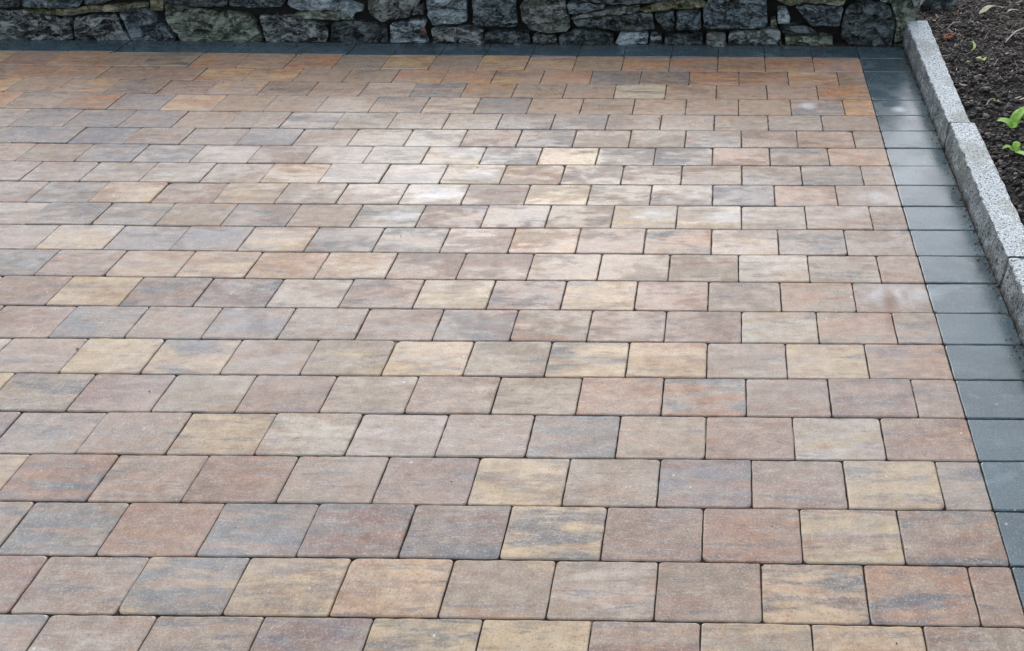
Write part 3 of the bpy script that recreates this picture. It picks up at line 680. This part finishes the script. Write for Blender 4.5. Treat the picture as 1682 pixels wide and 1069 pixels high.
ICO = None
def ico(sub):
    bm = bmesh.new(); bmesh.ops.create_icosphere(bm, subdivisions=sub, radius=1.)
    v = [q.co.copy() for q in bm.verts]; f = [tuple(q.index for q in p.verts) for p in bm.faces]; bm.free(); return v, f
I1, I2 = ico(1), ico(2)
def scatter(name, mat, n, maker, area, label, cat, tintf):
    V, F, Tn = [], [], []
    for q in range(n):
        x = rnd.uniform(area[0], area[1]); y = rnd.uniform(area[2], area[3])
        if y > .2 and x < .285: continue
        if x < .362: x = .362 + rnd.random() * .03
        vs, fs = maker(x, y); b = len(V); V += vs; F += [tuple(k + b for k in f) for f in fs]
        Tn += [tintf()] * len(vs)
    o = mesh_obj(name, V, F, mat)
    at = o.data.attributes.new('tint', 'FLOAT', 'POINT'); at.data.foreach_set('value', Tn)
    return tag(o, label, cat, kind='stuff')
def clod(x, y):
    r = min(.016, max(.0022, rnd.lognormvariate(-5.2, .5))); sd = rnd.uniform(0, 99)
    if y > -.35: r *= .75
    V, F = I1 if r < .006 else I2
    sc = Vector((rnd.uniform(.7, 1.3), rnd.uniform(.7, 1.3), rnd.uniform(.55, .95))); rot = Matrix.Rotation(rnd.uniform(0, 6.3), 3, 'Z')
    z = soil_z(x, y) + r * .25
    return [rot @ Vector((v.x * sc.x, v.y * sc.y, v.z * sc.z)) * r * (1 + .45 * noise.noise(v * 1.6 + Vector((sd, 0, 0)))) + Vector((x, y, z)) for v in V], F
def tint_soil():
    q = rnd.random(); return 0 if q < .8 else (rnd.uniform(.02, .16) if q < .975 else rnd.uniform(.3, .8))
scatter('soil_crumbs', M['clod'], 9000, clod, (.35, 1.05, -2.5, .8), 'dark crumbs and clods of earth lying on the bed', 'soil', tint_soil)
def chip(x, y):
    L = min(.04, rnd.lognormvariate(-4.35, .5)); wd = L * rnd.uniform(.12, .35); th = wd * rnd.uniform(.25, .6)
    a = rnd.gauss(.5, .8) ; tl = rnd.gauss(0, .22)
    rot = Matrix.Rotation(a, 3, 'Z') @ Matrix.Rotation(tl, 3, 'Y') @ Matrix.Rotation(rnd.gauss(0, .4), 3, 'X')
    z = soil_z(x, y) + .004
    bend = rnd.uniform(-.2, .2) * L
    vs = []
    for i in range(4):
        t = i / 3 * 2 - 1; ww = wd * (1 - .6 * t * t) * .5 * rnd.uniform(.8, 1.2)
        for sy, sz in ((-1, -1), (1, -1), (1, 1), (-1, 1)):
            vs.append(rot @ Vector((t * L * .5, ww * sy + bend * t * t, th * .5 * sz + rnd.uniform(-.1, .1) * th)) + Vector((x, y, z)))
    fs = [(0, 3, 2, 1), (12, 13, 14, 15)]
    for i in range(3):
        for j in range(4):
            k = (j + 1) % 4; fs.append((i * 4 + j, i * 4 + k, i * 4 + 4 + k, i * 4 + 4 + j))
    return vs, fs
def tint_chip():
    q = rnd.random(); return rnd.uniform(0, .06) if q < .68 else (rnd.uniform(.1, .4) if q < .90 else rnd.uniform(.5, 1))
scatter('bark_mulch', M['chip'], 5200, chip, (.30, 1.05, -.62, .8), 'thin bark shreds and rootlets strewn over the far part of the bed', 'mulch', tint_chip)
scatter('soil_fibre', M['chip'], 900, chip, (.36, .95, -2.4, -.6), 'sparse woody fibres among the soil crumbs by the seedlings', 'mulch', tint_chip)

# ------------------------------------------------------------------ small things on the bed
def tube(path, rads, sides=6):
    vs, fs = [], []; n = len(path)
    for i, p in enumerate(path):
        d = (path[min(i + 1, n - 1)] - path[max(i - 1, 0)]).normalized(); s = d.cross(Vector((0, 0, 1)))
        s = s.normalized() if s.length > 1e-4 else Vector((1, 0, 0)); u = s.cross(d)
        for j in range(sides):
            a = 2 * math.pi * j / sides; vs.append(p + (s * math.cos(a) + u * math.sin(a)) * rads[i])
    for i in range(n - 1):
        for j in range(sides):
            k = (j + 1) % sides; fs.append((i * sides + j, i * sides + k, (i + 1) * sides + k, (i + 1) * sides + j))
    fs.append(tuple(range(sides))[::-1]); fs.append(tuple((n - 1) * sides + j for j in range(sides)))
    return vs, fs
def curve_pts(ctrl, n=14):
    c = [Vector(q) for q in ctrl]; out = []
    c = [c[0] * 2 - c[1]] + c + [c[-1] * 2 - c[-2]]
    for i in range(1, len(c) - 2):
        for k in range(n):
            t = k / n; a, b, d, e = c[i - 1], c[i], c[i + 1], c[i + 2]
            out.append(.5 * ((2 * b) + (d - a) * t + (2 * a - 5 * b + 4 * d - e) * t * t + (3 * b - a - 3 * d + e) * t ** 3))
    out.append(c[-2]); return out
def leaf(path, width, th=.0012, cup=.25, seed=0, notch=0):
    """a blade along PATH (list of Vector), elliptic outline, cupped across, with a real thickness"""
    P = curve_pts(path, 6); n = len(P); vs = []; fs = []; m = 5
    for i, p in enumerate(P):
        t = i / (n - 1); d = (P[min(i + 1, n - 1)] - P[max(i - 1, 0)]).normalized()
        s = d.cross(Vector((0, 0, 1))).normalized(); u = s.cross(d)
        wd = width * .5 * (max(0.02, math.sin(math.pi * min(1, t * 1.02) ** .85)) ** .7) * (1 + .08 * noise.noise(Vector((t * 8, seed, 0))))
        for j in range(m):
            q = j / (m - 1) * 2 - 1
            vs.append(p + s * wd * q + u * (cup * wd * q * q + .0006 * noise.noise(Vector((t * 12, q * 3, seed)))))
    b = len(vs); vs += [v - Vector((0, 0, th)) for v in vs]
    for i in range(n - 1):
        for j in range(m - 1):
            a = i * m + j; fs.append((a, a + 1, a + m + 1, a + m)); fs.append((b + a, b + a + m, b + a + m + 1, b + a + 1))
    for i in range(n - 1):
        a, c = i * m, i * m + m - 1
        fs.append((a, a + m, b + a + m, b + a)); fs.append((c, b + c, b + c + m, c + m))
    for a0 in (0, (n - 1) * m):
        for j in range(m - 1): fs.append((a0 + j, a0 + j + 1, b + a0 + j + 1, b + a0 + j) if a0 == 0 else (a0 + j, b + a0 + j, b + a0 + j + 1, a0 + j + 1))
    return vs, fs
def plant(name, x, y, leaves, label, stem_h=.015, mat='leafg', cat='seedling', group=None):
    z = soil_z(x, y); root = empty(name, (x, y, z)); tag(root, label, cat, group)
    leaves = [([tuple(q * .95 for q in p_) for p_ in pts], wd * 1.25, mt) for pts, wd, mt in leaves]
    vs, fs = tube([Vector((0, 0, -.01)), Vector((.001, 0, stem_h * .5)), Vector((0, 0, stem_h))], [.0022, .0018, .0016])
    mesh_obj('stem', vs, fs, M['stem'], root, smooth=True)
    for i, (pts, wd, mt) in enumerate(leaves):
        vs, fs = leaf([Vector((0, 0, stem_h * .8))] + [Vector(q) for q in pts], wd, seed=i + x * 9)
        mesh_obj('leaf', vs, fs, M[mt or mat], root, smooth=True)
    return root
plant('seedling', .487, -1.03, [([(-.014, .014, .030), (-.036, .030, .034), (-.058, .038, .028)], .034, None), ([(.012, .012, .018), (.030, .028, .030)], .024, None),
      ([(.010, .022, .020), (.034, .055, .045), (.070, .085, .060), (.105, .10, .062)], .036, None)], 'green seedling with three broad leaves, the farther of two by the kerb', group='green seedlings in the soil bed')
plant('seedling', .455, -1.225, [([(-.014, .006, .016), (-.034, .012, .026), (-.056, .004, .020)], .020, None), ([(.004, .018, .022), (.012, .034, .030), (.022, .040, .030)], .024, None),
      ([(.008, -.016, .014), (.026, -.042, .018), (.040, -.068, .010)], .024, None)], 'green seedling with narrow spreading leaves, nearer to the viewer by the kerb', group='green seedlings in the soil bed')
plant('sprout', .486, -.772, [([(-.006, .003, .010), (-.014, .004, .014)], .012, 'leafy'), ([(.008, 0, .010), (.017, -.004, .006)], .012, 'leafy')], 'tiny yellow-green sprout beside a bent pale root', .008, cat='sprout')
plant('sprout', .535, -1.095, [([(-.010, .002, .008), (-.02, .004, .006)], .012, 'leafy'), ([(.008, .004, .012), (.02, .006, .014)], .012, 'leafy')], 'tiny sprout at the frame edge between the two green seedlings', .008, cat='sprout')

def lay_leaf(name, pts, wd, mat, label, cat='leaf', dz=.010, cup=.3):
    P = [Vector((x, y, soil_z(x, y) + dz + h)) for x, y, h in pts]; c = P[0].copy()
    vs, fs = leaf([p - c for p in P], wd, seed=pts[0][0] * 50, cup=cup)
    o = mesh_obj(name, vs, fs, M[mat], smooth=True, loc=c); return tag(o, label, cat)
lay_leaf('fallen_leaf', [(.632, .246, 0), (.665, .275, .008), (.70, .315, .012), (.746, .338, .006)], .030, 'dry', 'long pale curled leaf lying far up the soil bed')
lay_leaf('fallen_leaf', [(.492, -.305, 0), (.51, -.322, .004), (.528, -.325, .004), (.548, -.305, .002)], .024, 'leafy', 'bright yellow-green leaf scrap on the mulch')
lay_leaf('fallen_leaf', [(.503, -.19, 0), (.517, -.185, .006), (.523, -.155, .010), (.520, -.12, .004)], .012, 'leafy', 'curled dull yellow leaf strip standing up in the mulch')
lay_leaf('fallen_leaf', [(.440, -.345, 0), (.452, -.350, .003), (.464, -.346, .001)], .010, 'leafy', 'tiny yellow leaf fragment close to the kerb')
lay_leaf('fallen_leaf', [(.775, .248, 0), (.80, .262, .004), (.835, .250, .002)], .014, 'dry', 'pale narrow leaf near the frame corner on the mulch')
lay_leaf('fallen_leaf', [(.585, -.77, 0), (.60, -.766, .003), (.625, -.775, .002)], .011, 'dry', 'short pale woody flake above the seedlings')

root = empty('dead_leaf_clump', (.412, -.02, soil_z(.412, -.02))); tag(root, 'clump of crumpled rusty brown dead leaves beside the kerb', 'dead leaves')
for q in range(16):
    a = rnd.uniform(0, 6.28); L = rnd.uniform(.014, .032); bx, by = rnd.uniform(-.020, .030), rnd.uniform(-.022, .026)
    z0 = soil_z(.412 + bx, -.02 + by) - soil_z(.412, -.02) + rnd.uniform(.004, .012)
    vs, fs = leaf([Vector((bx, by, z0)), Vector((bx + math.cos(a) * L * .5, by + math.sin(a) * L * .5, z0 + rnd.uniform(.002, .012))), Vector((bx + math.cos(a) * L, by + math.sin(a) * L, z0 + rnd.uniform(-.002, .006)))], L * .55, seed=q, cup=rnd.uniform(-.6, .8))
    mesh_obj('leaf', vs, fs, M['brown'], root, smooth=True)

def twig(pts, r, mat, label, cat='twig', dz=.006):
    P = curve_pts([(x, y, soil_z(x, y) + dz + h) for x, y, h in pts], 6); c = P[0].copy()
    n = len(P); vs, fs = tube([p - c + Vector((rnd.gauss(0, r * .25), rnd.gauss(0, r * .25), 0)) for p in P], [r * (1 - .45 * i / n) for i in range(n)])
    return tag(mesh_obj('twig', vs, fs, M[mat], smooth=True, loc=c), label, cat)
twig([(.585, -.089, 0), (.612, -.03, .004), (.648, .024, .006), (.71, .083, .006), (.77, .10, .004), (.823, .095, .002)], .0022, 'twig', 'long curved thin brown twig arching over the mulch')
twig([(.676, -.136, 0), (.73, -.078, .008), (.80, .001, .010), (.86, .05, .01)], .0034, 'straw', 'straight pale stalk lying by the frame edge on the mulch')
twig([(.437, -.811, 0), (.447, -.785, .008), (.465, -.762, .012), (.482, -.757, .006)], .0020, 'straw', 'bent pale root holding up the tiny sprout')
twig([(.560, -.405, 0), (.566, -.40, .012), (.574, -.395, .026)], .0022, 'straw', 'short pale stub standing beside the bright leaf scrap')
twig([(.345, -.232, .016), (.37, -.236, .010), (.396, -.234, .002)], .0016, 'straw', 'short pale straw lying against the kerb')
twig([(.66, -.43, 0), (.662, -.40, .006), (.664, -.36, .010)], .0020, 'twig', 'reddish stick pointing away from the viewer in the mulch')
twig([(.76, -.37, 0), (.758, -.33, .008), (.752, -.29, .010)], .0022, 'straw', 'stubby tan stick near the frame edge, beyond the seedlings')
twig([(.53, .30, 0), (.56, .36, .006), (.60, .40, .004)], .0024, 'twig', 'short brown stick in the mulch behind the wall end')
twig([(.40, .18, 0), (.44, .24, .006), (.47, .26, .003)], .0024, 'twig', 'small brown stick beside the grey stone at the wall end')
twig([(.44, .10, 0), (.48, .14, .006), (.53, .17, .003)], .0018, 'straw', 'thin light stick lying between kerb end and pale leaf')

def loose_stone(x, y, rx, ry, rz, mat, label, seed, name='loose_stone', zz=None):
    V, F = ico(4); vs = []
    for v in V:
        d_ = 1 + .30 * noise.noise(v * 1.3 + Vector((seed, 0, 0))) + .10 * noise.noise(v * 4 + Vector((seed, 5, 0)))
        q = v * d_; mx = max(abs(q.x), abs(q.y), abs(q.z)); q = q * (.78 + .22 / max(.5, mx))
        vs.append(Vector((q.x * rx, q.y * ry, q.z * rz)))
    z_ = soil_z(x, y) if zz is None else zz
    return tag(mesh_obj(name, vs, F, M[mat], loc=(x, y, z_ + rz * .25), smooth=False), label, 'stone')
loose_stone(.455, .455, .090, .060, .060, 'st_b', 'blue-grey stone half buried in soil behind the wall end', 4)
# a brown leaf caught in a gap of the wall
vs, fs = leaf([Vector((0, 0, 0)), Vector((.006, -.010, .016)), Vector((.004, -.006, .036))], .022, seed=4, cup=.7)
lo = mesh_obj('fallen_leaf', vs, fs, M['brown'], loc=(-2.247, 0.183, 0.048), smooth=True)
tag(lo, 'small orange-brown leaf caught in a gap between wall stones', 'leaf')
